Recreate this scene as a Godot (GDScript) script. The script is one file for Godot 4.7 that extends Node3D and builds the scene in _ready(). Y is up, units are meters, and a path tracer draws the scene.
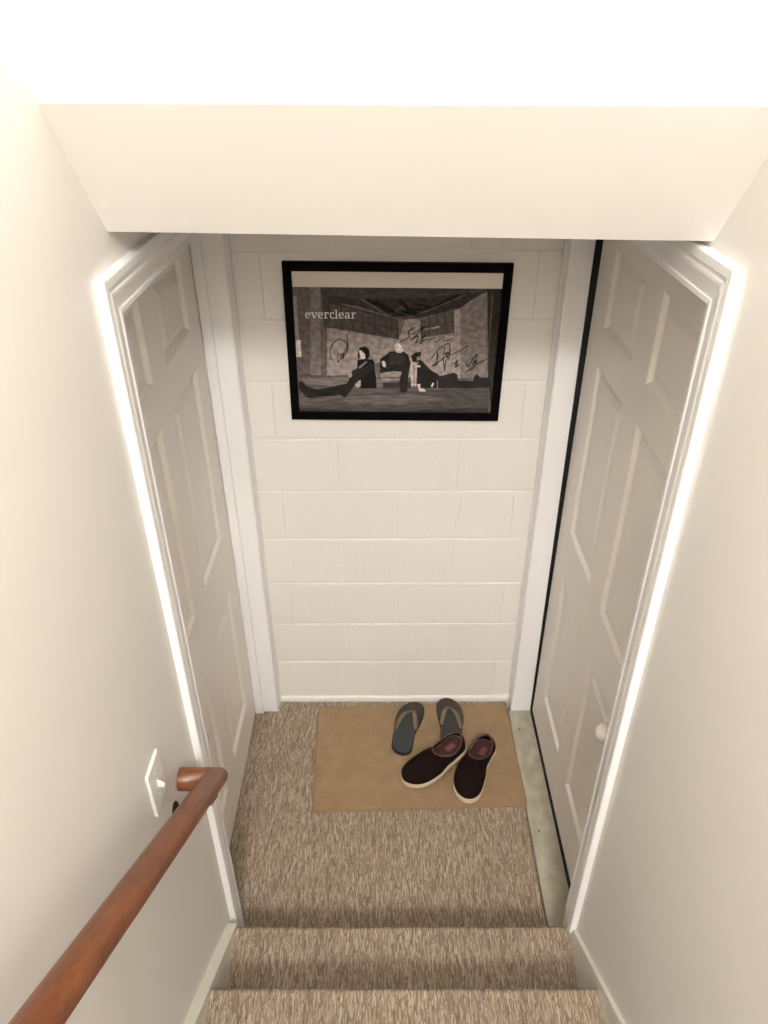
extends Node3D

# ---------------------------------------------------------------- layout (metres)
const WL := -0.484            # left wall face
const WR := 0.513             # right wall face
const WT := 0.14              # wall thickness
const HALL_END := 5.7
const HALL_TOP := 4.4
const RISE := 0.19
const RUN := 0.2515
const NOSE_Z := 1.044
const STEPS := 9
const BLOCK := 0.2032
const BLOCK_BASE := 0.0204
const BLOCK_X := 0.0228

var mat := {}
var taken := {}

func _ready() -> void:
	set_camera()
	set_environment()
	make_materials()
	build_shell()
	build_block_wall()
	build_door(1, -1.0)
	build_door(2, 1.0)
	build_stairs()
	build_ceiling_lights()
	build_handrail()
	build_switch()
	build_picture()
	build_mat()
	build_footwear()

func set_camera() -> void:
	var c := Camera3D.new()
	c.name = "camera"
	c.position = Vector3(-0.018, 2.359, 2.1926)
	c.rotation = Vector3(-0.5714, 0.0036, -0.0049)
	c.fov = 69.82
	c.near = 0.02
	c.far = 50.0
	add_child(c)
	c.current = true

func set_environment() -> void:
	var e := Environment.new()
	e.background_mode = Environment.BG_COLOR
	e.background_color = Color(0, 0, 0)
	e.tonemap_mode = Environment.TONE_MAPPER_LINEAR
	e.tonemap_exposure = 1.0
	e.sdfgi_enabled = true
	e.ssao_enabled = true
	e.ssil_enabled = true
	var w := WorldEnvironment.new()
	w.name = "world_environment"
	w.environment = e
	add_child(w)

const LAMP_COLOR := Color(1.0, 0.995, 0.985)
const LAMP_DROP := 0.15        # centre of the light below the ceiling

# two flush ceiling lamps behind the camera: in the upper hall and over the stairs
func build_ceiling_lights() -> void:
	ceiling_light("round white glass ceiling lamp at the end of the upper hall", Vector2(0.05, 4.6), 10.4, 0.22)
	ceiling_light("round white glass ceiling lamp above the stairs", Vector2(0.05, 2.7), 1.55, 0.165)

func ceiling_light(label: String, at: Vector2, energy: float, r: float) -> void:
	var t := thing("ceiling_light", label, "ceiling light", Vector3(at.x, HALL_TOP, at.y), "ceiling lamps of the upper hall")
	var st := new_st()
	lathe(st, Vector3.ZERO, Vector3.DOWN, [Vector2(0.0, 0.0), Vector2(r + 0.005, 0.0), Vector2(r + 0.01, 0.01), Vector2(r + 0.005, 0.035), Vector2(r - 0.015, 0.04)], 40)
	commit("base_ring", st, mat.metal, t)
	st = new_st()
	var pr: Array = []
	for i in 13:
		var a := PI / 2.0 * i / 12.0
		pr.append(Vector2(r * cos(a), 0.04 + 0.13 * sin(a)))
	pr.reverse()
	lathe(st, Vector3.ZERO, Vector3.DOWN, pr, 40)
	commit("glass_shade", st, mat.lamp_glass, t)
	var l := OmniLight3D.new()
	l.name = "lamp_light"
	l.light_color = LAMP_COLOR
	l.light_energy = energy
	l.light_size = r
	l.omni_range = 14.0
	l.omni_attenuation = 2.0
	l.shadow_enabled = true
	l.position = Vector3(0, -LAMP_DROP, 0)
	t.add_child(l)

# ---------------------------------------------------------------- node helpers
func numbered(called: String) -> String:
	var n: int = taken.get(called, 0)
	taken[called] = n + 1
	return called if n == 0 else "%s_%03d" % [called, n]

func thing(called: String, label: String, category: String, at := Vector3.ZERO, group := "") -> Node3D:
	var o := Node3D.new()
	o.name = numbered(called)
	add_child(o)
	o.position = at
	o.set_meta("label", label)
	o.set_meta("category", category)
	if group != "":
		o.set_meta("group", group)
	return o

func setting(called: String, label: String, category: String) -> Node3D:
	var o := thing(called, label, category)
	o.set_meta("kind", "structure")
	return o

func tag_setting(o: Node3D, label: String, category: String) -> void:
	o.set_meta("kind", "structure")
	o.set_meta("label", label)
	o.set_meta("category", category)

func new_st() -> SurfaceTool:
	var st := SurfaceTool.new()
	st.begin(Mesh.PRIMITIVE_TRIANGLES)
	return st

func mesh_of(st: SurfaceTool) -> ArrayMesh:
	st.generate_tangents()
	return st.commit()

func put(called: String, m: Mesh, material: Material, parent: Node3D = self) -> MeshInstance3D:
	var o := MeshInstance3D.new()
	o.name = called
	o.mesh = m
	o.material_override = material
	o.cast_shadow = GeometryInstance3D.SHADOW_CASTING_SETTING_ON
	parent.add_child(o, true)
	return o

func commit(called: String, st: SurfaceTool, material: Material, parent: Node3D = self) -> MeshInstance3D:
	return put(called, mesh_of(st), material, parent)

# ---------------------------------------------------------------- shape helpers
func vert(st: SurfaceTool, p: Vector3, n: Vector3, uv: Vector2) -> void:
	st.set_normal(n)
	st.set_uv(uv)
	st.add_vertex(p)

# flat polygon fan, facing `out`
func face(st: SurfaceTool, pts: Array, out: Vector3, uvs: Array = []) -> void:
	var n := Vector3.ZERO
	for i in range(1, pts.size() - 1):
		n += (pts[i] - pts[0]).cross(pts[i + 1] - pts[0])
	if n.length() < 1e-14:
		return
	n = n.normalized()
	var turn := n.dot(out) > 0.0
	if not turn:
		n = -n
	var ax := n.abs().max_axis_index()
	for i in range(1, pts.size() - 1):
		var order: Array = [0, i + 1, i] if turn else [0, i, i + 1]
		for k: int in order:
			var p: Vector3 = pts[k]
			var uv: Vector2
			if uvs.size() > 0:
				uv = uvs[k]
			elif ax == 0:
				uv = Vector2(p.z, p.y)
			elif ax == 1:
				uv = Vector2(p.x, p.z)
			else:
				uv = Vector2(p.x, p.y)
			vert(st, p, n, uv)

# box with chamfered edges
func box(st: SurfaceTool, lo: Vector3, hi: Vector3, r := 0.0) -> void:
	var c := (lo + hi) / 2.0
	var h := (hi - lo) / 2.0
	var rr := minf(r, minf(h.x, minf(h.y, h.z)) * 0.9)
	for ax in 3:
		var u := (ax + 1) % 3
		var v := (ax + 2) % 3
		for s: float in [-1.0, 1.0]:
			var pts: Array = []
			for k: Array in [[-1.0, -1.0], [1.0, -1.0], [1.0, 1.0], [-1.0, 1.0]]:
				var p := Vector3.ZERO
				p[ax] = s * h[ax]
				p[u] = k[0] * (h[u] - rr)
				p[v] = k[1] * (h[v] - rr)
				pts.append(c + p)
			var o := Vector3.ZERO
			o[ax] = s
			face(st, pts, o)
	if rr <= 0.0:
		return
	for ax in 3:                                   # edges along ax
		var u := (ax + 1) % 3
		var v := (ax + 2) % 3
		for su: float in [-1.0, 1.0]:
			for sv: float in [-1.0, 1.0]:
				var pts: Array = []
				for k: Array in [[0, -1.0], [0, 1.0], [1, 1.0], [1, -1.0]]:
					var p := Vector3.ZERO
					p[ax] = k[1] * (h[ax] - rr)
					p[u] = su * (h[u] - (rr if k[0] == 0 else 0.0))
					p[v] = sv * (h[v] - (0.0 if k[0] == 0 else rr))
					pts.append(c + p)
				var o := Vector3.ZERO
				o[u] = su
				o[v] = sv
				face(st, pts, o)
	for sx: float in [-1.0, 1.0]:
		for sy: float in [-1.0, 1.0]:
			for sz: float in [-1.0, 1.0]:
				var s3 := Vector3(sx, sy, sz)
				face(st, [c + s3 * (h - Vector3(0, rr, rr)), c + s3 * (h - Vector3(rr, 0, rr)), c + s3 * (h - Vector3(rr, rr, 0))], s3)

# solid from eight corners: bottom ring then top ring in the same order
func hexa(st: SurfaceTool, p: Array) -> void:
	var c := Vector3.ZERO
	for q: Vector3 in p:
		c += q / 8.0
	for f: Array in [[0, 1, 2, 3], [4, 5, 6, 7], [0, 1, 5, 4], [1, 2, 6, 5], [2, 3, 7, 6], [3, 0, 4, 7]]:
		var pts: Array = []
		var m := Vector3.ZERO
		for k: int in f:
			pts.append(p[k])
			m += p[k] / 4.0
		face(st, pts, m - c)

# polygon given as (z, y) swept along x; long_uv runs the texture along the outline
func extrude_x(st: SurfaceTool, poly: PackedVector2Array, x0: float, x1: float, long_uv := false) -> void:
	var n := poly.size()
	var area := 0.0
	for i in n:
		area += poly[i].cross(poly[(i + 1) % n])
	var run := 0.0
	for i in n:
		var a := poly[i]
		var b := poly[(i + 1) % n]
		var d := b - a
		var out := Vector2(d.y, -d.x) * signf(area)
		var uvs: Array = []
		if long_uv:
			uvs = [Vector2(x0, run), Vector2(x1, run), Vector2(x1, run + d.length()), Vector2(x0, run + d.length())]
		face(st, [Vector3(x0, a.y, a.x), Vector3(x1, a.y, a.x), Vector3(x1, b.y, b.x), Vector3(x0, b.y, b.x)], Vector3(0, out.y, out.x), uvs)
		run += d.length()
	var tri := Geometry2D.triangulate_polygon(poly)
	for i in range(0, tri.size(), 3):
		for x: float in [x0, x1]:
			var pts: Array = []
			for k in 3:
				var q := poly[tri[i + k]]
				pts.append(Vector3(x, q.y, q.x))
			face(st, pts, Vector3(-1 if x == minf(x0, x1) else 1, 0, 0))

# smooth surface through a grid of points; wrap closes the inner index
func grid(st: SurfaceTool, p: Array, wrap := false, away: Vector3 = Vector3.INF, uv_scale := Vector2.ONE, holes: Dictionary = {}) -> void:
	var ni := p.size()
	var nj: int = p[0].size()
	var mid := Vector3.ZERO
	for row: Array in p:
		for q: Vector3 in row:
			mid += q
	mid /= ni * nj
	if away != Vector3.INF:
		mid = away
	var nn: Array = []
	var agree := 0.0
	for i in ni:
		var line: Array = []
		for j in nj:
			var a: Vector3 = p[mini(i + 1, ni - 1)][j] - p[maxi(i - 1, 0)][j]
			var j1 := (j + 1) % nj if wrap else mini(j + 1, nj - 1)
			var j0 := (j - 1 + nj) % nj if wrap else maxi(j - 1, 0)
			var b: Vector3 = p[i][j1] - p[i][j0]
			var n := a.cross(b)
			if n.length() < 1e-12:
				var i2 := i + 1 if i < ni / 2 else i - 1
				var b2: Vector3 = p[i2][j1] - p[i2][j0]
				n = a.cross(b2)
			n = n.normalized()
			agree += n.dot((p[i][j] - mid).normalized())
			line.append(n)
		nn.append(line)
	var s := 1.0 if agree >= 0.0 else -1.0
	for i in ni - 1:
		for j in (nj if wrap else nj - 1):
			if holes.has(i * 1000 + j):
				continue
			var j1 := (j + 1) % nj
			var c: Array = [[i, j], [i + 1, j], [i + 1, j1], [i, j1]]
			for t: Array in [[0, 1, 2], [0, 2, 3]]:
				if s > 0.0:
					t = [t[0], t[2], t[1]]
				for k: int in t:
					var ij: Array = c[k]
					var jj: int = j + 1 if (k == 2 or k == 3) else j
					vert(st, p[ij[0]][ij[1]], nn[ij[0]][ij[1]] * s, Vector2(float(jj) / nj, float(ij[0]) / ni) * uv_scale)

# profile of (radius, distance along axis) turned about the axis
func lathe(st: SurfaceTool, at: Vector3, axis: Vector3, prof: Array, seg := 24) -> void:
	var u := axis.cross(Vector3(0.3, 0.5, 0.81)).normalized()
	var v := axis.cross(u).normalized()
	var p: Array = []
	for q: Vector2 in prof:
		var row: Array = []
		for k in seg:
			var a := TAU * k / seg
			row.append(at + axis * q.y + (u * cos(a) + v * sin(a)) * maxf(q.x, 1e-5))
		p.append(row)
	grid(st, p, true)

# round bar along a path; corners are mitred
func tube(st: SurfaceTool, path: Array, r: float, seg := 16, caps := true, uv_len := 1.0) -> void:
	var rings: Array = []
	var up := Vector3(0.13, 0.9, 0.41).normalized()
	var n := path.size()
	var base: Array = []
	for k in seg:
		base.append(TAU * k / seg)
	for i in n:
		var d0: Vector3 = (path[i] - path[maxi(i - 1, 0)]).normalized()
		var d1: Vector3 = (path[mini(i + 1, n - 1)] - path[i]).normalized()
		if i == 0:
			d0 = d1
		if i == n - 1:
			d1 = d0
		var t := (d0 + d1).normalized()
		var a := up - t * up.dot(t)
		a = a.normalized()
		var b := t.cross(a)
		var m: float = 1.0 / maxf(0.4, t.dot(d0))
		var bend := (d0 - d1)
		var row: Array = []
		for k in seg:
			var o: Vector3 = (a * cos(base[k]) + b * sin(base[k])) * r
			if bend.length() > 1e-4:
				var bd := bend.normalized()
				o += bd * o.dot(bd) * (m - 1.0)
			row.append(path[i] + o)
		rings.append(row)
		up = a
	grid(st, rings, true, Vector3.INF, Vector2(1, uv_len))
	if caps:
		face(st, rings[0], path[0] - path[1])
		face(st, rings[n - 1], path[n - 1] - path[n - 2])

# ---------------------------------------------------------------- materials
func noise_image(size: int, freq: float, octaves: int, sd: int) -> Image:
	var f := FastNoiseLite.new()
	f.seed = sd
	f.noise_type = FastNoiseLite.TYPE_SIMPLEX_SMOOTH
	f.frequency = freq
	f.fractal_octaves = octaves
	return f.get_seamless_image(size, size)

func tex(img: Image) -> ImageTexture:
	img.generate_mipmaps()
	return ImageTexture.create_from_image(img)

func normal_tex(img: Image, k: float) -> ImageTexture:
	var i := img.duplicate() as Image
	i.convert(Image.FORMAT_RGBA8)
	i.bump_map_to_normal_map(k)
	return tex(i)

func paint(col: Color, rough: float, nrm: Texture2D = null, scale := 1.0, depth := 0.3) -> StandardMaterial3D:
	var m := StandardMaterial3D.new()
	m.albedo_color = col
	m.roughness = rough
	if nrm:
		m.normal_enabled = true
		m.normal_texture = nrm
		m.normal_scale = depth
		m.uv1_triplanar = true
		m.uv1_world_triplanar = true
		m.uv1_scale = Vector3.ONE * scale
	return m

# tone map: noise between two colours
func mottled(base: Image, a: Color, b: Color) -> Image:
	var n := base.get_width()
	var out := Image.create(n, n, false, Image.FORMAT_RGB8)
	for y in n:
		for x in n:
			out.set_pixel(x, y, a.lerp(b, base.get_pixel(x, y).r))
	return out

func make_materials() -> void:
	var roller := normal_tex(noise_image(512, 0.06, 3, 3), 3.0)
	var rough_n := normal_tex(noise_image(512, 0.03, 5, 8), 6.0)
	mat.wall = paint(Color8(230, 226, 220), 0.55, roller, 5.0, 0.1)
	mat.ceiling = paint(Color8(243, 241, 238), 0.7, roller, 3.0, 0.3)
	mat.block = paint(Color8(233, 228, 222), 0.5, rough_n, 3.2, 0.16)
	mat.block_b = paint(Color8(234, 229, 223), 0.48, rough_n, 2.7, 0.18)
	mat.block_c = paint(Color8(232, 227, 221), 0.52, rough_n, 3.0, 0.16)
	mat.scuff = paint(Color8(206, 192, 178), 0.7)
	mat.trim = paint(Color8(241, 239, 237), 0.35, roller, 2.0, 0.12)
	mat.door = paint(Color8(243, 237, 229), 0.38, roller, 2.0, 0.15)
	mat.skirt = paint(Color8(224, 219, 207), 0.4, roller, 2.0, 0.15)
	mat.plastic = paint(Color8(240, 238, 233), 0.3)
	mat.knob = paint(Color8(238, 232, 222), 0.22)
	mat.metal = paint(Color8(190, 184, 172), 0.35)
	mat.metal.metallic = 0.8
	mat.strip_black = paint(Color8(14, 12, 11), 0.8)  # black for the painted gap and the foot strip of the right door
	mat.brass = paint(Color8(120, 88, 48), 0.4)
	mat.brass.metallic = 0.8
	mat.iron = paint(Color8(58, 44, 32), 0.5)
	mat.iron.metallic = 0.6
	mat.black_frame = paint(Color8(9, 8, 8), 0.55)
	mat.black_frame.metallic_specular = 0.15
	mat.backing = paint(Color8(120, 100, 78), 0.9)
	mat.letter = paint(Color8(246, 241, 236), 0.6)
	var g := StandardMaterial3D.new()
	g.albedo_color = Color(0.1, 0.1, 0.1, 0.03)
	g.metallic_specular = 0.15
	g.transparency = BaseMaterial3D.TRANSPARENCY_ALPHA
	g.roughness = 0.03
	mat.glass = g
	var lg := StandardMaterial3D.new()
	lg.albedo_color = Color8(250, 245, 235)
	lg.emission_enabled = true
	lg.emission = LAMP_COLOR
	lg.emission_energy_multiplier = 2.0
	mat.lamp_glass = lg
	# threshold: old grey-green painted wood, scuffed
	var sc := noise_image(256, 0.025, 5, 21)
	mat.threshold = StandardMaterial3D.new()
	mat.threshold.albedo_texture = tex(mottled(sc, Color8(146, 139, 122), Color8(177, 170, 153)))
	mat.threshold.roughness = 0.6
	mat.threshold.uv1_scale = Vector3(2.5, 1.6, 1)
	# carpet
	mat.carpet = carpet_material()
	# doormat
	var fine := noise_image(512, 0.22, 2, 5)
	var coarse := noise_image(512, 0.012, 4, 6)
	var mi := Image.create(512, 512, false, Image.FORMAT_RGB8)
	for y in 512:
		for x in 512:
			var v := 0.7 + 0.42 * fine.get_pixel(x, y).r + 0.10 * (coarse.get_pixel(x, y).r - 0.5)
			mi.set_pixel(x, y, Color(0.665 * v, 0.553 * v, 0.415 * v))
	var rng := RandomNumberGenerator.new()
	rng.seed = 11
	for k in 14:                                     # crumbs and specks of dirt
		var x := rng.randi_range(4, 500)
		var y := rng.randi_range(4, 500)
		mi.fill_rect(Rect2i(x, y, rng.randi_range(2, 4), rng.randi_range(2, 4)), Color8(96, 70, 50))
	mat.mat_top = StandardMaterial3D.new()
	mat.mat_top.albedo_texture = tex(mi)
	mat.mat_top.roughness = 0.95
	mat.mat_top.normal_enabled = true
	mat.mat_top.normal_texture = normal_tex(fine, 8.0)
	mat.mat_top.normal_scale = 0.6
	mat.mat_edge = paint(Color8(150, 118, 86), 0.95)
	# wood of the handrail
	mat.wood = wood_material()
	# footwear
	var suede_n := normal_tex(noise_image(256, 0.12, 4, 31), 5.0)
	mat.suede = paint(Color8(27, 16, 15), 0.85, suede_n, 14.0, 0.6)
	mat.suede.metallic_specular = 0.2
	mat.piping = paint(Color8(84, 58, 48), 0.7, suede_n, 14.0, 0.5)
	mat.sole = paint(Color8(210, 192, 164), 0.7)
	mat.footbed = paint(Color8(66, 31, 31), 0.8, suede_n, 10.0, 0.5)
	mat.print_pale = paint(Color8(112, 66, 62), 0.7)
	mat.rubber_top = paint(Color8(54, 56, 53), 0.75, suede_n, 12.0, 0.5)
	mat.rubber_side = paint(Color8(28, 26, 25), 0.6)
	mat.toe_pad = paint(Color8(56, 49, 45), 0.8, suede_n, 12.0, 0.5)
	mat.strap = paint(Color8(112, 94, 72), 0.75, suede_n, 20.0, 0.4)

func carpet_material() -> StandardMaterial3D:
	var n := 1024
	var img := Image.create(n, n, false, Image.FORMAT_RGB8)
	var hgt := Image.create(n, n, false, Image.FORMAT_RGBA8)
	img.fill(Color8(122, 103, 85))
	hgt.fill(Color(0.25, 0.25, 0.25))
	var rng := RandomNumberGenerator.new()
	rng.seed = 4
	var tones: Array = [Color8(143, 125, 103), Color8(157, 138, 115), Color8(128, 110, 90), Color8(181, 165, 144), Color8(107, 90, 73), Color8(164, 149, 132), Color8(139, 123, 103), Color8(148, 128, 104), Color8(191, 175, 155), Color8(118, 100, 85)]
	for k in 11000:
		var c: Color = tones[rng.randi() % tones.size()]
		c = c.lerp(Color8(143, 127, 109), 0.22).lightened(rng.randf() * 0.05)
		var x := rng.randi() % n
		var y := rng.randi() % n
		var len := rng.randi_range(20, 80)
		var w := rng.randi_range(3, 7)
		var lean := rng.randf_range(-0.2, 0.2)
		var hh := rng.randf_range(0.35, 1.0)
		for s in range(0, len, 2):
			var ww := w if (s > 2 and s < len - 4) else maxi(2, w - 2)
			var px := posmod(x + int(lean * s), n)
			var py := posmod(y + s, n)
			img.fill_rect(Rect2i(px, py, ww, 2), c)
			var b := hh * (0.55 + 0.45 * sin(PI * (s + 1.0) / len))
			hgt.fill_rect(Rect2i(px, py, ww, 2), Color(b * 0.7, b * 0.7, b * 0.7))
			hgt.fill_rect(Rect2i(px + 1, py, maxi(1, ww - 2), 2), Color(b, b, b))
	var m := StandardMaterial3D.new()
	m.albedo_texture = tex(img)
	m.roughness = 0.95
	m.normal_enabled = true
	m.normal_texture = normal_tex(hgt, 6.0)
	m.normal_scale = 0.8
	m.uv1_scale = Vector3(1.9, 1.75, 1)
	return m

func wood_material() -> StandardMaterial3D:
	var n := 512
	var img := Image.create(n, n, false, Image.FORMAT_RGB8)
	var f := FastNoiseLite.new()
	f.seed = 9
	f.frequency = 0.02
	f.fractal_octaves = 4
	var g := FastNoiseLite.new()
	g.seed = 19
	g.frequency = 0.012
	var a := Color8(126, 72, 40)
	var b := Color8(80, 42, 22)
	var c := Color8(146, 90, 53)
	for y in n:
		for x in n:
			var ang := TAU * x / n
			var p := Vector3(cos(ang) * 60.0, sin(ang) * 60.0, y * 0.35)
			var grain := 0.5 + 0.5 * sin((f.get_noise_3dv(p) * 26.0) + ang * 3.0)
			var fibre := 0.5 + 0.5 * f.get_noise_3d(p.x * 6.0, p.y * 6.0, p.z * 1.2)
			var patch := 0.5 + 0.5 * g.get_noise_3d(p.x, p.y, y * 1.1)
			var col := a.lerp(b, clampf(grain * 0.35 + fibre * 0.35, 0.0, 1.0)).lerp(c, clampf((patch - 0.45) * 1.4, 0.0, 0.6))
			img.set_pixel(x, y, col)
	var m := StandardMaterial3D.new()
	m.albedo_texture = tex(img)
	m.roughness = 0.38
	return m

# ---------------------------------------------------------------- the room
# lower edge and upper edge of the sloped ceiling, left end and right end
const SLOPE_LOW_L := Vector3(WL, 2.091, 0.904)
const SLOPE_LOW_R := Vector3(WR, 2.083, 0.955)
const SLOPE_TOP_L := Vector3(WL, 2.290, 1.069)
const SLOPE_TOP_R := Vector3(WR, 2.285, 1.121)
# door openings: far jamb face, near jamb face, head
const OPEN_FAR := 0.065
const OPEN_NEAR := [0.9385, 1.0135]
const OPEN_TOP := [1.9615, 1.9955]

func build_shell() -> void:
	for i in 2:
		var s := -1.0 if i == 0 else 1.0
		var f := WL if i == 0 else WR
		var b := f + s * WT
		var st := new_st()
		var x0 := minf(f, b)
		var x1 := maxf(f, b)
		box(st, Vector3(x0, -0.15, -0.2), Vector3(x1, HALL_TOP, OPEN_FAR - 0.02))
		box(st, Vector3(x0, OPEN_TOP[i] + 0.02, OPEN_FAR - 0.02), Vector3(x1, HALL_TOP, OPEN_NEAR[i] + 0.02))
		box(st, Vector3(x0, -0.15, OPEN_NEAR[i] + 0.02), Vector3(x1, HALL_TOP, HALL_END + 0.1))
		var o := commit("wall_left" if i == 0 else "wall_right", st, mat.wall)
		tag_setting(o, "cream painted stairwell wall carrying the wooden handrail" if i == 0 else "plain cream painted stairwell wall without a handrail", "wall")
	var st := new_st()
	var back := Vector3(0, 0, -0.1)
	var up := Vector3(0, 0.12, 0)
	hexa(st, [SLOPE_LOW_L, SLOPE_LOW_R, SLOPE_TOP_R, SLOPE_TOP_L, SLOPE_LOW_L + up, SLOPE_LOW_R + up, SLOPE_TOP_R + back + up * 0.3, SLOPE_TOP_L + back + up * 0.3])
	tag_setting(commit("ceiling_slope", st, mat.wall), "sloped cream soffit hanging over the foot of the stairs", "ceiling")
	st = new_st()
	hexa(st, [SLOPE_TOP_L, SLOPE_TOP_R, SLOPE_TOP_R + back, SLOPE_TOP_L + back,
		Vector3(WL, HALL_TOP, SLOPE_TOP_L.z), Vector3(WR, HALL_TOP, SLOPE_TOP_R.z), Vector3(WR, HALL_TOP, SLOPE_TOP_R.z - 0.1), Vector3(WL, HALL_TOP, SLOPE_TOP_L.z - 0.1)])
	tag_setting(commit("wall_header", st, mat.wall), "plain upright wall rising above the sloped soffit", "wall")
	st = new_st()
	hexa(st, [Vector3(WL, 2.091, -0.1), Vector3(WR, 2.083, -0.1), SLOPE_LOW_R, SLOPE_LOW_L,
		Vector3(WL, 2.2, -0.1), Vector3(WR, 2.2, -0.1), SLOPE_LOW_R + up, SLOPE_LOW_L + up])
	tag_setting(commit("ceiling_landing", st, mat.ceiling), "flat low ceiling above the landing", "ceiling")
	st = new_st()
	box(st, Vector3(WL - WT, HALL_TOP, 0.9), Vector3(WR + WT, HALL_TOP + 0.1, HALL_END + 0.1))
	tag_setting(commit("ceiling", st, mat.ceiling), "white ceiling high above the stairs", "ceiling")
	st = new_st()
	box(st, Vector3(WL, -0.15, HALL_END), Vector3(WR, HALL_TOP, HALL_END + 0.1))
	tag_setting(commit("wall_front", st, mat.wall), "cream wall at the end of the upper hall", "wall")
	st = new_st()
	box(st, Vector3(-0.62, -0.12, -0.01), Vector3(0.487, 0.0, NOSE_Z + 0.03), 0.004)
	tag_setting(commit("floor", st, mat.carpet), "flecked beige brown carpet of the landing between two doors", "floor")
	st = new_st()
	var top_z := NOSE_Z + RUN * (STEPS - 1)
	box(st, Vector3(WL, RISE * STEPS - 0.2, top_z + 0.25), Vector3(WR, RISE * STEPS, HALL_END), 0.0)
	tag_setting(commit("floor_upper", st, mat.carpet), "flecked carpet of the upper hall", "floor")

func build_block_wall() -> void:
	var w := setting("wall_back", "cream painted concrete block wall behind the framed picture", "wall")
	var st := new_st()
	box(st, Vector3(WL - WT, -0.15, -0.2), Vector3(WR + WT, 2.3, -0.0035))
	commit("mortar", st, mat.block, w)
	var rng := RandomNumberGenerator.new()
	rng.seed = 2
	var looks: Array = [mat.block, mat.block_b, mat.block_c]
	var shapes: Array = []
	for k in 3:
		shapes.append(block_mesh(BLOCK * 2.0 - 0.0012, BLOCK - 0.006, [0.0035, 0.003, 0.004][k]))
	for row in range(0, 11):
		for n in range(-2, 3):
			var x := BLOCK_X + n * BLOCK * 2.0 + (BLOCK if row % 2 == 0 else 0.0)
			if x - BLOCK > WR + 0.02 or x + BLOCK < WL - 0.02:
				continue
			var b := put("block", shapes[rng.randi() % 3], looks[rng.randi() % 3], w)
			b.position = Vector3(x, BLOCK_BASE + (row + 0.5) * BLOCK, rng.randf_range(-0.0006, 0.0004))
	st = new_st()                                    # a thin scuff across one block
	var s0 := Vector3(0.246, 1.02, 0.0008)
	var s1 := Vector3(0.229, 0.886, 0.0008)
	var sm := Vector3(0.242, 0.955, 0.0008)
	var sw := Vector3(0.0018, 0, 0)
	var thick := Vector3(0, 0, -0.0014)
	hexa(st, [s0, s0 + sw * 0.4, sm + sw, sm, s0 + thick, s0 + sw * 0.4 + thick, sm + sw + thick, sm + thick])
	hexa(st, [sm, sm + sw, s1 + sw * 0.5, s1, sm + thick, sm + sw + thick, s1 + sw * 0.5 + thick, s1 + thick])
	commit("scuff_mark", st, mat.scuff, w)
	st = new_st()
	extrude_x(st, PackedVector2Array([Vector2(-0.003, 0.0), Vector2(0.010, 0.0), Vector2(0.010, 0.018), Vector2(0.006, 0.025), Vector2(-0.003, 0.026)]), WL, WR)
	tag_setting(commit("baseboard_back", st, mat.block_b), "low cream painted ledge where the block wall meets the carpet", "baseboard")

# one block face: flat front with eased edges; the bed joints show more than the upright joints
func block_mesh(wid: float, hei: float, ease: float) -> ArrayMesh:
	var st := new_st()
	var a := wid / 2.0
	var b := hei / 2.0
	var d := -0.006
	var ex := 0.0009
	var r0: Array = [Vector3(-a + ex, -b + ease, 0), Vector3(a - ex, -b + ease, 0), Vector3(a - ex, b - ease, 0), Vector3(-a + ex, b - ease, 0)]
	var r1: Array = [Vector3(-a, -b, -0.0013), Vector3(a, -b, -0.0013), Vector3(a, b, -0.0013), Vector3(-a, b, -0.0013)]
	var r2: Array = [Vector3(-a, -b, d), Vector3(a, -b, d), Vector3(a, b, d), Vector3(-a, b, d)]
	face(st, r0, Vector3.BACK)
	for k in 4:
		var k1 := (k + 1) % 4
		var out: Vector3 = (r0[k] + r0[k1])
		face(st, [r0[k], r0[k1], r1[k1], r1[k]], out + Vector3.BACK)
		face(st, [r1[k], r1[k1], r2[k1], r2[k]], out)
	return mesh_of(st)

# ---------------------------------------------------------------- doors
# (distance out from the opening, height above the wall)
const CASING := [[0.0, 0.0], [0.0, 0.011], [0.002, 0.013], [0.008, 0.013], [0.010, 0.0112], [0.014, 0.0115], [0.022, 0.0135], [0.033, 0.0165], [0.037, 0.0165], [0.039, 0.0147], [0.043, 0.0147], [0.0455, 0.018], [0.0565, 0.018], [0.059, 0.016], [0.059, 0.0]]

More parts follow.
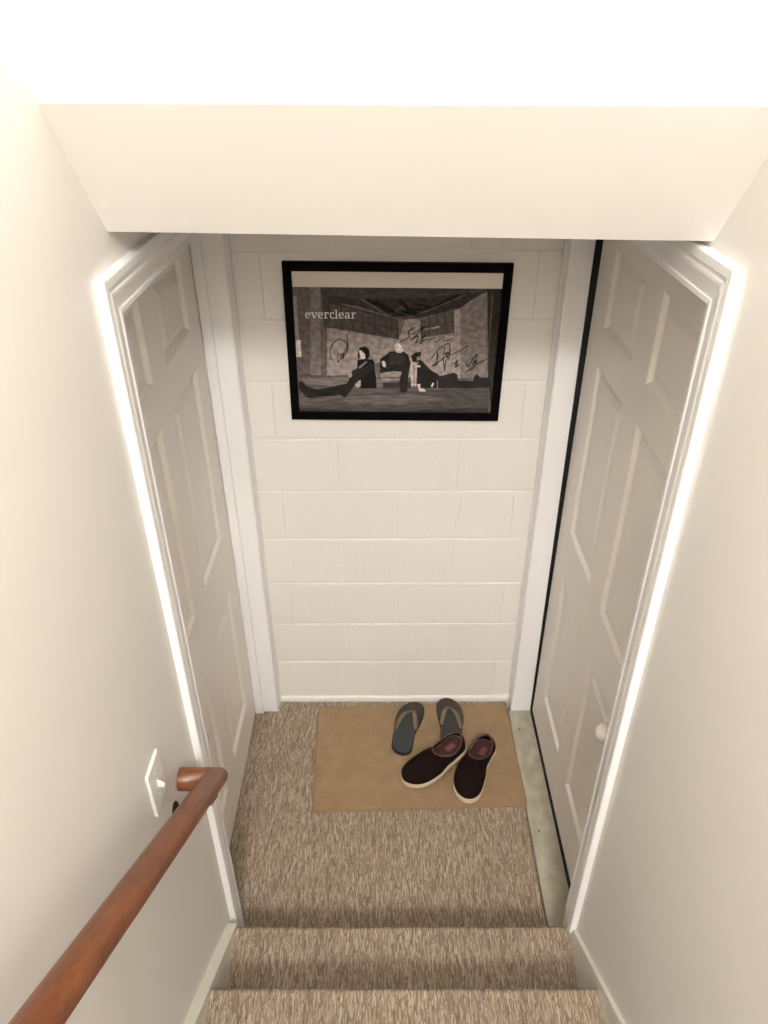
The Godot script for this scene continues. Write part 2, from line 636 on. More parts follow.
func build_door(n: int, s: float) -> void:
	var i := n - 1
	var f := WL if i == 0 else WR
	var zf := OPEN_FAR
	var zn: float = OPEN_NEAR[i]
	var yt: float = OPEN_TOP[i]
	var door_x := -0.565 if i == 0 else 0.586        # face of the door leaf
	var t := setting("door_%d" % n, "white six panel door without a threshold, beside the light switch" if i == 0 else "white six panel door standing over a grey threshold", "door")
	# casing in three mitred lengths
	var low := 0.0 if i == 0 else 0.236
	var z1 := zf - 0.002
	var z2 := zn + 0.002
	var y2 := yt + 0.002
	for piece in 3:
		var st := new_st()
		var ends: Array = []
		for e in 2:
			var row: Array = []
			for c: Array in CASING:
				var a: float = c[0]                  # the leg by the block wall is ripped narrower to fit
				var wide: float = a * 1.28
				var x := f - s * float(c[1])
				match piece * 2 + e:
					0: row.append(Vector3(x, 0.0, z1 - a))
					1, 2: row.append(Vector3(x, y2 + wide, z1 - a))
					3, 4: row.append(Vector3(x, y2 + wide, z2 + wide))
					5: row.append(Vector3(x, low, z2 + wide))
			ends.append(row)
		var mid := Vector3.ZERO
		for row: Array in ends:
			for p: Vector3 in row:
				mid += p / (2.0 * CASING.size())
		for k in CASING.size() - 1:
			var q: Array = [ends[0][k], ends[0][k + 1], ends[1][k + 1], ends[1][k]]
			var c := (q[0] + q[1] + q[2] + q[3]) / 4.0 as Vector3
			face(st, q, Vector3(-s, 0, 0) * 0.02 + (c - mid) * 0.4)
		for e in 2:
			face(st, ends[e], ends[e][0] - ends[1 - e][0])
		commit("casing", st, mat.trim, t)
	# jamb boards lining the opening
	var in_x := f - s * 0.009
	var out_x := f + s * WT
	var x0 := minf(in_x, out_x)
	var x1 := maxf(in_x, out_x)
	for k in 3:
		var st := new_st()
		if k == 0:
			box(st, Vector3(x0, 0.0, zf - 0.02), Vector3(x1, yt, zf), 0.0015)
		elif k == 1:
			box(st, Vector3(x0, yt, zf - 0.02), Vector3(x1, yt + 0.02, zn + 0.02), 0.0015)
		else:
			box(st, Vector3(x0, 0.0, zn), Vector3(x1, yt, zn + 0.02), 0.0015)
		commit("jamb", st, mat.trim, t)
	# stops: in front of the leaf on the left door, behind it on the right door
	var sx0 := door_x - s * 0.034 if i == 0 else door_x + s * 0.044
	var sx1 := door_x - s * 0.001 if i == 0 else out_x
	for k in 3:
		var st := new_st()
		var a := minf(sx0, sx1)
		var b := maxf(sx0, sx1)
		if k == 0:
			box(st, Vector3(a, 0.0, zf), Vector3(b, yt, zf + 0.011), 0.002)
		elif k == 1:
			box(st, Vector3(a, yt - 0.011, zf), Vector3(b, yt, zn), 0.002)
		else:
			box(st, Vector3(a, 0.0, zn - 0.011), Vector3(b, yt, zn), 0.002)
		commit("stop", st, mat.trim, t)
	# leaf
	if i == 1:
		var strip_st := new_st()
		hexa(strip_st, [Vector3(0.5795, 0.0, zf - 0.001), Vector3(0.588, 0.0, zf - 0.001), Vector3(0.588, 0.0, zf + 0.006), Vector3(0.5795, 0.0, zf + 0.006),
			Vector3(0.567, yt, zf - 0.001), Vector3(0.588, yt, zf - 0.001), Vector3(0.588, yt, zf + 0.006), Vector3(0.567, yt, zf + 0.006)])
		commit("dark_gap_strip", strip_st, mat.strip_black, t)  # tapering black strip painted in for the dark open gap beside the leaf
		strip_st = new_st()
		var n_seg := 16
		for k in n_seg:
			var za := lerpf(zf + 0.012, zn - 0.004, float(k) / n_seg)
			var zb := lerpf(zf + 0.012, zn - 0.004, float(k + 1) / n_seg)
			var ta := 0.017 + 0.004 * sin(k * 2.1) * (1.0 if k > 0 else 0.0)
			var tb := 0.017 + 0.004 * sin((k + 1) * 2.1)
			hexa(strip_st, [Vector3(0.579, 0.006, za), Vector3(0.588, 0.006, za), Vector3(0.588, 0.006, zb), Vector3(0.579, 0.006, zb),
				Vector3(0.5835, ta, za), Vector3(0.588, ta, za), Vector3(0.588, tb, zb), Vector3(0.5835, tb, zb)])
		commit("dark_foot_strip", strip_st, mat.strip_black, t)  # wavy black strip drawing the dark line along the door foot
	var gap := 0.003 if i == 0 else 0.011
	var lz0 := zf + gap
	var lz1 := zn - 0.003
	var ly0 := 0.006 if i == 0 else 0.020
	var ly1 := yt - 0.003
	var cols: Array = [[0.190, 0.455], [0.578, 0.843]] if i == 0 else [[0.205, 0.472], [0.594, 0.874]]
	var rows: Array = [[0.188, 0.747], [0.968, 1.566], [1.676, 1.885]] if i == 0 else [[0.232, 0.802], [0.992, 1.578], [1.682, 1.902]]
	var slab := new_st()
	var bx := door_x + s * 0.040
	var a := minf(door_x, bx)
	var b := maxf(door_x, bx)
	var zs: Array = [lz0, cols[0][0], cols[0][1], cols[1][0], cols[1][1], lz1]
	for k in [0, 2, 4]:
		box(slab, Vector3(a, ly0, zs[k]), Vector3(b, ly1, zs[k + 1]), 0.0)
	var ys: Array = [ly0, rows[0][0], rows[0][1], rows[1][0], rows[1][1], rows[2][0], rows[2][1], ly1]
	for k in [0, 2, 4, 6]:
		for c: Array in cols:
			box(slab, Vector3(a, ys[k], c[0]), Vector3(b, ys[k + 1], c[1]), 0.0)
	var leaf := commit("leaf", slab, mat.door, t)
	for c: Array in cols:
		for r: Array in rows:
			var st := new_st()
			raised_panel(st, door_x, s, c[0], c[1], r[0], r[1])
			commit("panel", st, mat.door, leaf)
	# knob
	var kz := 0.885 if i == 0 else 0.93
	var ky := 0.80 if i == 0 else 0.878
	var dir := Vector3(-s, 0, 0)
	var at := Vector3(door_x, ky, kz)
	var st := new_st()
	lathe(st, at, dir, [Vector2(0.0, 0.0), Vector2(0.031, 0.0), Vector2(0.031, 0.003), Vector2(0.027, 0.007), Vector2(0.013, 0.009), Vector2(0.011, 0.022)], 28)
	var rose := commit("knob_rose", st, mat.brass, t)
	st = new_st()
	var prof: Array = []
	for k in 13:
		var q := PI * (0.10 + 0.90 * k / 12.0)
		prof.append(Vector2(0.027 * sin(q), 0.050 - 0.025 * cos(q)))
	lathe(st, at, dir, prof, 28)
	commit("knob", st, mat.knob, rose)
	if i == 1:
		st = new_st()
		box(st, Vector3(0.489, -0.03, zf), Vector3(f + WT, 0.006, zn + 0.0), 0.003)
		var th := commit("threshold", st, mat.threshold, t)
		th.set_meta("label", "scuffed grey green threshold board")
		for p: Vector3 in [Vector3(0.519, 0.0065, 0.165), Vector3(0.519, 0.0065, 0.62)]:
			st = new_st()
			lathe(st, p - Vector3(0, 0.003, 0), Vector3.UP, [Vector2(0.0035, 0.0), Vector2(0.0035, 0.003), Vector2(0.0, 0.0035)], 10)
			commit("screw", st, mat.iron, th)

# sunk moulding and raised field of one door panel
func raised_panel(st: SurfaceTool, x: float, s: float, z0: float, z1: float, y0: float, y1: float) -> void:
	var rings: Array = []
	for q: Array in [[0.0, 0.0], [0.004, 0.0015], [0.013, 0.0105], [0.017, 0.0115], [0.023, 0.0115], [0.043, 0.0035], [0.046, 0.003]]:
		var e: float = q[0]
		var xx: float = x + s * float(q[1])
		rings.append([Vector3(xx, y0 + e, z0 + e), Vector3(xx, y0 + e, z1 - e), Vector3(xx, y1 - e, z1 - e), Vector3(xx, y1 - e, z0 + e)])
	for r in rings.size() - 1:
		for k in 4:
			var k1 := (k + 1) % 4
			face(st, [rings[r][k], rings[r][k1], rings[r + 1][k1], rings[r + 1][k]], Vector3(-s, 0, 0))
	face(st, rings[rings.size() - 1], Vector3(-s, 0, 0))
	# back of the panel
	face(st, [Vector3(x + s * 0.035, y0, z0), Vector3(x + s * 0.035, y0, z1), Vector3(x + s * 0.035, y1, z1), Vector3(x + s * 0.035, y1, z0)], Vector3(s, 0, 0))

# ---------------------------------------------------------------- stairs
func build_stairs() -> void:
	var t := setting("staircase", "carpeted stairs climbing from the landing between white skirt boards", "stairs")
	for k in STEPS:
		var y := RISE * (k + 1)
		var z := NOSE_Z + RUN * k
		var depth := RUN + 0.03 if k < STEPS - 1 else 0.26
		var pts: PackedVector2Array = [Vector2(z + depth, y)]
		var r := 0.017
		for j in 9:                                  # rounded nosing, then the riser behind it
			var a := PI / 2.0 + PI * j / 8.0 * 0.86
			pts.append(Vector2(z + r + r * cos(a), y - r + r * sin(a)))
		pts.append(Vector2(z + 0.024, y - 0.045))
		pts.append(Vector2(z + 0.026, y - RISE + 0.001 if k > 0 else -0.01))
		pts.append(Vector2(z + depth, y - RISE + 0.001 if k > 0 else -0.01))
		var st := new_st()
		extrude_x(st, pts, -0.457, 0.503, true)
		commit("step", st, mat.carpet, t)
	var top_z := NOSE_Z + RUN * STEPS
	for i in 2:
		var st := new_st()
		var y1 := 0.0
		if i == 0:
			y1 = 0.224 + 0.752 * (top_z - 1.08)
			extrude_x(st, PackedVector2Array([Vector2(1.042, -0.02), Vector2(1.042, 0.1955), Vector2(top_z, y1), Vector2(top_z + 0.3, y1), Vector2(top_z + 0.3, RISE * STEPS - 0.3), Vector2(top_z, RISE * STEPS - 0.3)]), WL, -0.457)
		else:
			y1 = 0.247 + 0.75 * (top_z - 1.08)
			extrude_x(st, PackedVector2Array([Vector2(1.0175, -0.02), Vector2(1.0175, 0.2355), Vector2(1.093, 0.2355), Vector2(1.093, 0.256), Vector2(top_z, y1), Vector2(top_z + 0.3, y1), Vector2(top_z + 0.3, RISE * STEPS - 0.3), Vector2(top_z, RISE * STEPS - 0.3)]), 0.503, WR)
		commit("skirt_board", st, mat.skirt, t)

# ---------------------------------------------------------------- handrail
func build_handrail() -> void:
	var t := thing("handrail", "round brown wooden handrail fixed along the cream wall", "handrail", Vector3(WL, 0, 0))
	var x := 0.078
	var a := Vector3(0.001, 0.966, 1.132)
	var b := Vector3(x, 0.966, 1.132)
	var d := Vector3(0, 0.70, 1).normalized()
	var e := b + d * 1.75
	var r := 0.0255
	# mitred corner: both lengths end on the same bisecting plane
	var st := new_st()
	tube(st, [a, b, b + d * 0.0005], r, 28, true, 0.12)
	commit("wall_return", st, mat.wood, t)
	st = new_st()
	var path: Array = [b - Vector3(0.0005, 0, 0), b]
	for k in range(1, 25):
		path.append(b + d * 1.75 * k / 24.0)
	tube(st, path, r, 28, true, 1.9)
	commit("rail", st, mat.wood, t)
	for along: float in [0.075, 1.3]:
		var p := b + d * along
		var s2 := new_st()
		lathe(s2, Vector3(0.0, p.y - 0.066, p.z), Vector3.RIGHT, [Vector2(0.0, 0.0), Vector2(0.018, 0.0), Vector2(0.018, 0.003), Vector2(0.014, 0.007), Vector2(0.0, 0.009)], 20)
		var br := commit("bracket", s2, mat.iron, t)
		s2 = new_st()
		tube(s2, [Vector3(0.004, p.y - 0.066, p.z), Vector3(0.030, p.y - 0.066, p.z), Vector3(0.047, p.y - 0.055, p.z), Vector3(x, p.y - 0.040, p.z), Vector3(x, p.y - 0.029, p.z)], 0.006, 12)
		commit("arm", s2, mat.iron, br)
		s2 = new_st()
		box(s2, Vector3(x - 0.012, -0.003, -0.03), Vector3(x + 0.016, 0.0, 0.03), 0.001)
		var sd := commit("saddle", s2, mat.brass, br)
		sd.transform = Transform3D(Basis(Vector3.RIGHT, -atan(0.70)), Vector3(0, p.y - 0.0305, p.z))

# ---------------------------------------------------------------- light switch
func build_switch() -> void:
	var t := thing("light_switch", "white toggle light switch plate on the cream wall above the handrail", "light switch", Vector3(WL, 1.108, 1.249))
	var st := new_st()
	box(st, Vector3(0, -0.0605, -0.0375), Vector3(0.0065, 0.0605, 0.0375), 0.003)
	commit("wall_plate", st, mat.plastic, t)
	st = new_st()
	box(st, Vector3(0.005, -0.012, -0.005), Vector3(0.0072, 0.012, 0.005), 0.0005)
	commit("toggle_slot", st, mat.trim, t)
	st = new_st()
	hexa(st, [Vector3(0.006, -0.006, -0.004), Vector3(0.006, -0.006, 0.004), Vector3(0.006, 0.006, 0.004), Vector3(0.006, 0.006, -0.004),
		Vector3(0.019, -0.011, -0.003), Vector3(0.019, -0.011, 0.003), Vector3(0.019, -0.004, 0.003), Vector3(0.019, -0.004, -0.003)])
	commit("toggle", st, mat.plastic, t)
	for y: float in [-0.030, 0.030]:
		st = new_st()
		lathe(st, Vector3(0.0055, y, 0), Vector3.RIGHT, [Vector2(0.0035, 0.0), Vector2(0.0035, 0.0013), Vector2(0.0, 0.002)], 12)
		commit("screw", st, mat.plastic, t)

# ---------------------------------------------------------------- picture
func build_picture() -> void:
	var t := thing("picture_frame", "black framed black and white poster hanging on the block wall", "picture", Vector3(0.0145, 1.567, 0.001))
	t.rotation.z = -0.013
	var w := 0.336
	var h := 0.250
	var m := 0.026
	var st := new_st()
	box(st, Vector3(-w + 0.004, -h + 0.004, 0.0), Vector3(w - 0.004, h - 0.004, 0.004))
	commit("backing", st, mat.backing, t)
	var prof: Array = [[0.0, 0.0], [0.0, 0.019], [0.002, 0.021], [m - 0.002, 0.021], [m, 0.018], [m, 0.0]]   # (inward, out from wall)
	var cor: Array = [Vector2(-1, -1), Vector2(1, -1), Vector2(1, 1), Vector2(-1, 1)]
	for k in 4:
		st = new_st()
		var c0: Vector2 = cor[k]
		var c1: Vector2 = cor[(k + 1) % 4]
		var mid := (c0 + c1) * 0.5
		var cen := Vector3(mid.x * (w - m / 2.0), mid.y * (h - m / 2.0), 0.008)
		var ends: Array = [[], []]
		for q: Array in prof:
			var i: float = q[0]
			ends[0].append(Vector3(c0.x * (w - i), c0.y * (h - i), q[1]))
			ends[1].append(Vector3(c1.x * (w - i), c1.y * (h - i), q[1]))
		for j in prof.size() - 1:
			var f4: Array = [ends[0][j], ends[0][j + 1], ends[1][j + 1], ends[1][j]]
			face(st, f4, (f4[0] + f4[1] + f4[2] + f4[3]) / 4.0 - cen)
		commit("frame_rail", st, mat.black_frame, t)
	var pw := w - m + 0.002
	var ph := h - m + 0.002
	st = new_st()
	var z := 0.0105
	face(st, [Vector3(-pw, -ph, z), Vector3(pw, -ph, z), Vector3(pw, ph, z), Vector3(-pw, ph, z)], Vector3.BACK, [Vector2(0, 1), Vector2(1, 1), Vector2(1, 0), Vector2(0, 0)])
	face(st, [Vector3(-pw, -ph, 0.004), Vector3(pw, -ph, 0.004), Vector3(pw, -ph, z), Vector3(-pw, -ph, z)], Vector3.DOWN, [Vector2(0, 1), Vector2(1, 1), Vector2(1, 1), Vector2(0, 1)])
	face(st, [Vector3(-pw, ph, 0.004), Vector3(pw, ph, 0.004), Vector3(pw, ph, z), Vector3(-pw, ph, z)], Vector3.UP, [Vector2(0, 0), Vector2(1, 0), Vector2(1, 0), Vector2(0, 0)])
	var pm := StandardMaterial3D.new()
	pm.albedo_texture = tex(poster_image())
	pm.roughness = 0.85
	pm.metallic_specular = 0.2
	var poster := commit("poster", st, pm, t)
	poster.set_meta("label", "black and white print of three people seated in an empty hall")
	var tm := TextMesh.new()
	var fnt := SystemFont.new()
	fnt.font_names = PackedStringArray(["Droid Serif"])
	tm.font = fnt
	tm.text = "everclear"
	tm.font_size = 64
	tm.pixel_size = 0.00054
	tm.depth = 0.0004
	tm.horizontal_alignment = HORIZONTAL_ALIGNMENT_LEFT
	var lt := put("lettering", tm, mat.letter, poster)
	lt.position = Vector3(-pw + 0.034, ph - 0.131, z + 0.0003)
	st = new_st()
	box(st, Vector3(-pw, -ph, 0.0135), Vector3(pw, ph, 0.0155), 0.0)
	commit("glass", st, mat.glass, t)

func poly_fill(img: Image, pts: PackedVector2Array, c: Color) -> void:
	var y0 := 1e9
	var y1 := -1e9
	for p in pts:
		y0 = minf(y0, p.y)
		y1 = maxf(y1, p.y)
	var w := img.get_width()
	var hgt := img.get_height()
	for y in range(maxi(0, int(y0)), mini(hgt, int(y1) + 1)):
		var xs: Array = []
		var yy := y + 0.5
		for i in pts.size():
			var a := pts[i]
			var b := pts[(i + 1) % pts.size()]
			if (a.y <= yy) != (b.y <= yy):
				xs.append(a.x + (yy - a.y) / (b.y - a.y) * (b.x - a.x))
		xs.sort()
		for i in range(0, xs.size() - 1, 2):
			var x0 := clampi(int(xs[i]), 0, w)
			var x1 := clampi(int(xs[i + 1]), 0, w)
			if x1 > x0:
				img.fill_rect(Rect2i(x0, y, x1 - x0, 1), c)

func poster_image() -> Image:
	var img := Image.create(1240, 900, false, Image.FORMAT_RGB8)
	img.fill(Color8(100, 90, 88))
	for q: Array in PRINT:
		var g: int = q[0]
		g = mini(255, int(g * 1.1))
		var c := Color8(g, int(g * 0.925), int(g * 0.895))
		var wd: float = q[1]
		var f: Array = q[2]
		var pts := PackedVector2Array()
		for i in range(0, f.size(), 2):
			pts.append(Vector2(f[i], f[i + 1]))
		if wd > 0.0 and pts.size() > 4:              # pen strokes are rounded
			var cv := PackedVector2Array()
			for i in pts.size() - 1:
				for k in 6:
					cv.append(pts[i].cubic_interpolate(pts[i + 1], pts[maxi(i - 1, 0)], pts[mini(i + 2, pts.size() - 1)], k / 6.0))
			cv.append(pts[pts.size() - 1])
			pts = cv
		if wd == 0.0:
			poly_fill(img, pts, c)
		else:
			for i in pts.size() - 1:
				var n := maxi(1, int(pts[i].distance_to(pts[i + 1])))
				for k in n + 1:
					var p := pts[i].lerp(pts[i + 1], float(k) / n) - Vector2(wd, wd) * 0.5
					img.fill_rect(Rect2i(int(p.x), int(p.y), int(wd), int(wd)), c)
	img.resize(310, 225, Image.INTERPOLATE_LANCZOS)
	img.resize(620, 450, Image.INTERPOLATE_CUBIC)
	var nz := FastNoiseLite.new()
	nz.seed = 77
	nz.frequency = 0.045
	nz.fractal_octaves = 5
	for y in 450:
		for x in 620:
			var c := img.get_pixel(x, y)
			var stretch := 0.35 if y > 340 else 1.0
			var v := 1.0 + 0.26 * nz.get_noise_2d(x * stretch, y * (2.0 if y > 340 else 1.0))
			img.set_pixel(x, y, Color(c.r * v, c.g * v, c.b * v))
	# plain pale border strip along the top edge of the sheet
	img.fill_rect(Rect2i(0, 0, 620, 49), Color8(236, 226, 214))
	return img

# ---------------------------------------------------------------- doormat
func build_mat() -> void:
	var t := thing("doormat", "plain tan doormat lying under the shoes", "doormat", Vector3(0.096, 0.0, 0.285))
	t.rotation.y = 0.03
	var outline: Array = round_rect(0.393, 0.247, 0.02)
	var st := new_st()
	var uv: Array = []
	var top: Array = []
	for p: Vector2 in outline:
		top.append(Vector3(p.x, 0.0085, p.y) * Vector3(0.993, 1, 0.99))
		uv.append(Vector2(p.x / 0.5, p.y / 0.5))
	face(st, top, Vector3.UP, uv)
	commit("pile", st, mat.mat_top, t)
	st = new_st()
	var rows: Array = []
	for q: Vector2 in [Vector2(1.0, 0.001), Vector2(1.004, 0.004), Vector2(1.0, 0.0075), Vector2(0.993, 0.0086)]:
		var row: Array = []
		for p: Vector2 in outline:
			row.append(Vector3(p.x * q.x, q.y, p.y * q.x))
		rows.append(row)
	grid(st, rows, true)
	commit("bound_edge", st, mat.mat_edge, t)

func round_rect(a: float, b: float, r: float) -> Array:
	var out: Array = []
	for c: Array in [[1, 1, 0.0], [-1, 1, 0.25], [-1, -1, 0.5], [1, -1, 0.75]]:
		for k in 7:
			var g: float = TAU * (c[2] + 0.25 * k / 6.0)
			out.append(Vector2(c[0] * (a - r) + r * cos(g), c[1] * (b - r) + r * sin(g)))
	return out

# ---------------------------------------------------------------- footwear
# half width of a shoe at t (0 heel, 1 toe); centre line bends to the inner side
func half_width(t: float, wide: float) -> float:
	var body := lerpf(0.80, 1.0, smoothstep(0.25, 0.68, t)) - 0.06 * smoothstep(0.30, 0.42, t) * (1.0 - smoothstep(0.42, 0.58, t))
	var heel := sqrt(maxf(0.0, 1.0 - pow(maxf(0.0, (0.15 - t) / 0.15), 2.2)))
	var toe := sqrt(maxf(0.0, 1.0 - pow(maxf(0.0, (t - 0.72) / 0.28), 2.3)))
	return wide * body * heel * toe

func centre(t: float, side: float) -> float:
	return side * (0.010 * sin(PI * clampf(t, 0, 1)) - 0.012 * t * t)

# closed outline, heel first, up one side and down the other; z runs heel (+) to toe (-)
func sole_outline(length: float, wide: float, side: float, inset: float) -> Array:
	var out: Array = []
	var n := 30
	for k in n * 2:
		var u := float(k) / n
		var right := u <= 1.0
		var t := 0.5 - 0.5 * cos(PI * (u if right else 2.0 - u))
		var hw := maxf(0.0, half_width(t, wide) - inset)
		var tt := inset / length + t * (1.0 - 2.0 * inset / length)
		out.append(Vector2(centre(t, side) + (hw if right else -hw), (0.5 - tt) * length))
	return out

func sole_solid(st: SurfaceTool, length: float, wide: float, side: float, prof: Array) -> Array:
	var rows: Array = []
	for q: Vector2 in prof:
		var row: Array = []
		for p: Vector2 in sole_outline(length, wide, side, q.x):
			row.append(Vector3(p.x, q.y, p.y))
		rows.append(row)
	grid(st, rows, true)
	face(st, rows[0], Vector3.DOWN)
	return rows

func top_cap(st: SurfaceTool, row: Array) -> void:
	var n := row.size()
	for k in n / 2 - 1:
		var a: int = k
		var b: int = n - 1 - k if k > 0 else 0
		var c: int = k + 1
		var d: int = n - 1 - (k + 1) + 1
		b = (n - k) % n
		face(st, [row[a], row[c], row[d]], Vector3.UP)
		if b != a:
			face(st, [row[a], row[d], row[b]], Vector3.UP)
	face(st, [row[n / 2 - 1], row[n / 2], row[n / 2 + 1]], Vector3.UP)

func shell_point(t: float, xr: float, length: float, wide: float, side: float) -> Vector3:
	var hw := half_width(t, wide) - 0.002
	var h := lerpf(0.044, 0.056, smoothstep(0.0, 0.48, t))
	h = lerpf(h, 0.034, smoothstep(0.55, 0.95, t))
	h *= sqrt(maxf(0.0, 1.0 - pow(maxf(0.0, (t - 0.80) / 0.2), 2.6))) * sqrt(maxf(0.0, 1.0 - pow(maxf(0.0, (0.05 - t) / 0.05), 2.2)))
	var y := 0.025 + h * pow(maxf(0.0, 1.0 - pow(absf(xr), 2.4)), 1.0 / 2.4)
	return Vector3(centre(t, side) + hw * xr, y, (0.5 - (0.008 + t * 0.984)) * length)

const HOLE_T := 0.275
const HOLE_L := 0.238
const HOLE_W := 0.88

func build_slipper(label: String, side: float, at: Vector3, turn: float, pitch: float) -> void:
	var t := thing("slipper", label, "slipper", at, "brown slip on slippers")
	t.rotation = Vector3(pitch, turn, 0)
	var length := 0.292
	var wide := 0.0585
	var st := new_st()
	var rows := sole_solid(st, length, wide, side, [Vector2(0.006, 0.0), Vector2(0.001, 0.002), Vector2(0.0, 0.006), Vector2(0.0005, 0.022), Vector2(0.002, 0.0255), Vector2(0.004, 0.026)])
	top_cap(st, rows[rows.size() - 1])
	commit("sole", st, mat.sole, t)
	# suede upper with an oval mouth
	st = new_st()
	var p: Array = []
	var ni := 64
	var nj := 40
	for i in ni + 1:
		var tt := 0.5 - 0.5 * cos(PI * i / ni)
		var row: Array = []
		for j in nj + 1:
			row.append(shell_point(tt, sin(PI * (float(j) / nj - 0.5)), length, wide, side))
		p.append(row)
	var hole := {}
	for i in ni:
		for j in nj:
			var tt := 0.5 - 0.5 * cos(PI * (i + 0.5) / ni)
			var xr := sin(PI * ((j + 0.5) / nj - 0.5))
			if pow((tt - HOLE_T) / HOLE_L, 2.0) + pow(xr / HOLE_W, 2.0) < 1.0:
				hole[i * 1000 + j] = true
	grid(st, p, false, Vector3(0, -0.05, 0), Vector2.ONE, hole)
	commit("upper", st, mat.suede, t)
	# piping round the mouth
	st = new_st()
	var path: Array = []
	for k in 41:
		var a := TAU * k / 40.0
		path.append(shell_point(HOLE_T + HOLE_L * cos(a), HOLE_W * sin(a), length, wide, side))
	tube(st, path, 0.0032, 8, false)
	commit("piping", st, mat.piping, t)
	# footbed
	st = new_st()
	var bed: Array = []
	for q: Vector2 in sole_outline(length, wide, side, 0.005):
		bed.append(Vector3(q.x, 0.0285, q.y))
	top_cap(st, bed)
	var low: Array = []
	for q: Vector3 in bed:
		low.append(q - Vector3(0, 0.004, 0))
	grid(st, [low, bed], true)
	var fb := commit("footbed", st, mat.footbed, t)
	st = new_st()
	box(st, Vector3(-0.011, 0.0282, 0.062), Vector3(0.011, 0.0291, 0.102), 0.0002)
	commit("printed_patch", st, mat.print_pale, fb)

func build_flip_flop(label: String, side: float, at: Vector3, turn: float) -> void:
	var t := thing("flip_flop", label, "flip flop", at, "dark grey flip flops")
	t.rotation.y = turn
	var length := 0.272
	var wide := 0.053
	var st := new_st()
	var rows := sole_solid(st, length, wide, side, [Vector2(0.004, 0.0), Vector2(0.001, 0.002), Vector2(0.0, 0.009), Vector2(0.0005, 0.0165), Vector2(0.003, 0.019)])
	top_cap(st, rows[rows.size() - 1])
	commit("sole", st, mat.rubber_side, t)
	st = new_st()
	var bed: Array = []
	for q: Vector2 in sole_outline(length, wide, side, 0.0035):
		bed.append(Vector3(q.x, 0.0197, q.y))
	top_cap(st, bed)
	commit("footbed", st, mat.rubber_top, t)
	st = new_st()                                    # worn brown forefoot ahead of the straps
	var pad: Array = []
	for q: Vector2 in sole_outline(length, wide, side, 0.0035):
		if q.y <= (0.5 - 0.70) * length:
			pad.append(Vector3(q.x, 0.0203, q.y))
	face(st, pad, Vector3.UP)
	commit("toe_pad", st, mat.toe_pad, t)
	# thong straps: two tapering bands from the toe post to the sides
	var tp := 0.765
	var zt := (0.5 - tp) * length
	var cx := centre(tp, side) - side * 0.006
	for s: float in [-1.0, 1.0]:
		st = new_st()
		var te := 0.40 if s == side else 0.46
		var hw := half_width(te, wide) - 0.003
		var end := Vector3(centre(te, side) + s * hw, 0.016, (0.5 - te) * length)
		var start := Vector3(cx, 0.030, zt)
		var row0: Array = []
		var row1: Array = []
		var row2: Array = []
		var row3: Array = []
		for k in 15:
			var u := k / 14.0
			var c := start.lerp(end, u)
			c.x = lerpf(start.x, end.x, sin(u * PI / 2.0) * 0.55 + u * 0.45)
			c.y = 0.030 + 0.030 * sin(PI * minf(1.0, u * 1.0)) * (1.0 - u * 0.4) - 0.014 * u * u
			var d := (end - start)
			d.y = 0.0
			var across := d.normalized().cross(Vector3.UP)
			if across.z > 0.0:
				across = -across
			var ww := 0.0045 + 0.0048 * sin(PI * minf(1.0, u * 0.75 + 0.1))
			row0.append(c - across * ww)
			row1.append(c - across * ww * 0.3 + Vector3(0, 0.0025, 0))
			row2.append(c + across * ww)
			row3.append(c - Vector3(0, 0.002, 0))
		grid(st, [row0, row1, row2, row3, row0], false, Vector3(c_mid(start, end)))
		commit("strap", st, mat.strap, t)
	st = new_st()
	tube(st, [Vector3(cx, 0.018, zt), Vector3(cx, 0.025, zt), Vector3(cx, 0.032, zt + 0.001)], 0.0042, 10)
	commit("toe_post", st, mat.strap, t)

func c_mid(a: Vector3, b: Vector3) -> Vector3:
	return (a + b) / 2.0 - Vector3(0, 0.03, 0)

func facing(from: Vector2, to: Vector2) -> float:      # turn that points local -z from `from` towards `to`, both (x, z)
	var d := to - from
	return atan2(-d.x, -d.y)

func build_footwear() -> void:
	var mat_y := 0.0088
	# (heel, toe) on the floor plan
	var h1 := Vector2(0.038, 0.300)
	var t1 := Vector2(0.095, 0.033)
	build_flip_flop("dark grey flip flop lying clear beside its covered mate", -1.0, Vector3((h1.x + t1.x) / 2.0, mat_y, (h1.y + t1.y) / 2.0), facing(h1, t1))
	var h2 := Vector2(0.228, 0.284)
	var t2 := Vector2(0.246, 0.016)
	build_flip_flop("dark grey flip flop with its heel under a brown slipper", 1.0, Vector3((h2.x + t2.x) / 2.0, mat_y, (h2.y + t2.y) / 2.0), facing(h2, t2))
	var h3 := Vector2(0.281, 0.256)
	var t3 := Vector2(0.050, 0.441)
	build_slipper("brown suede slipper resting its heel on a flip flop", -1.0, Vector3((h3.x + t3.x) / 2.0, mat_y + 0.0155, (h3.y + t3.y) / 2.0), facing(h3, t3), -0.1)
	var h4 := Vector2(0.384, 0.243)
	var t4 := Vector2(0.252, 0.504)
	build_slipper("brown suede slipper standing flat on the doormat", 1.0, Vector3((h4.x + t4.x) / 2.0, mat_y, (h4.y + t4.y) / 2.0), facing(h4, t4), 0.0)

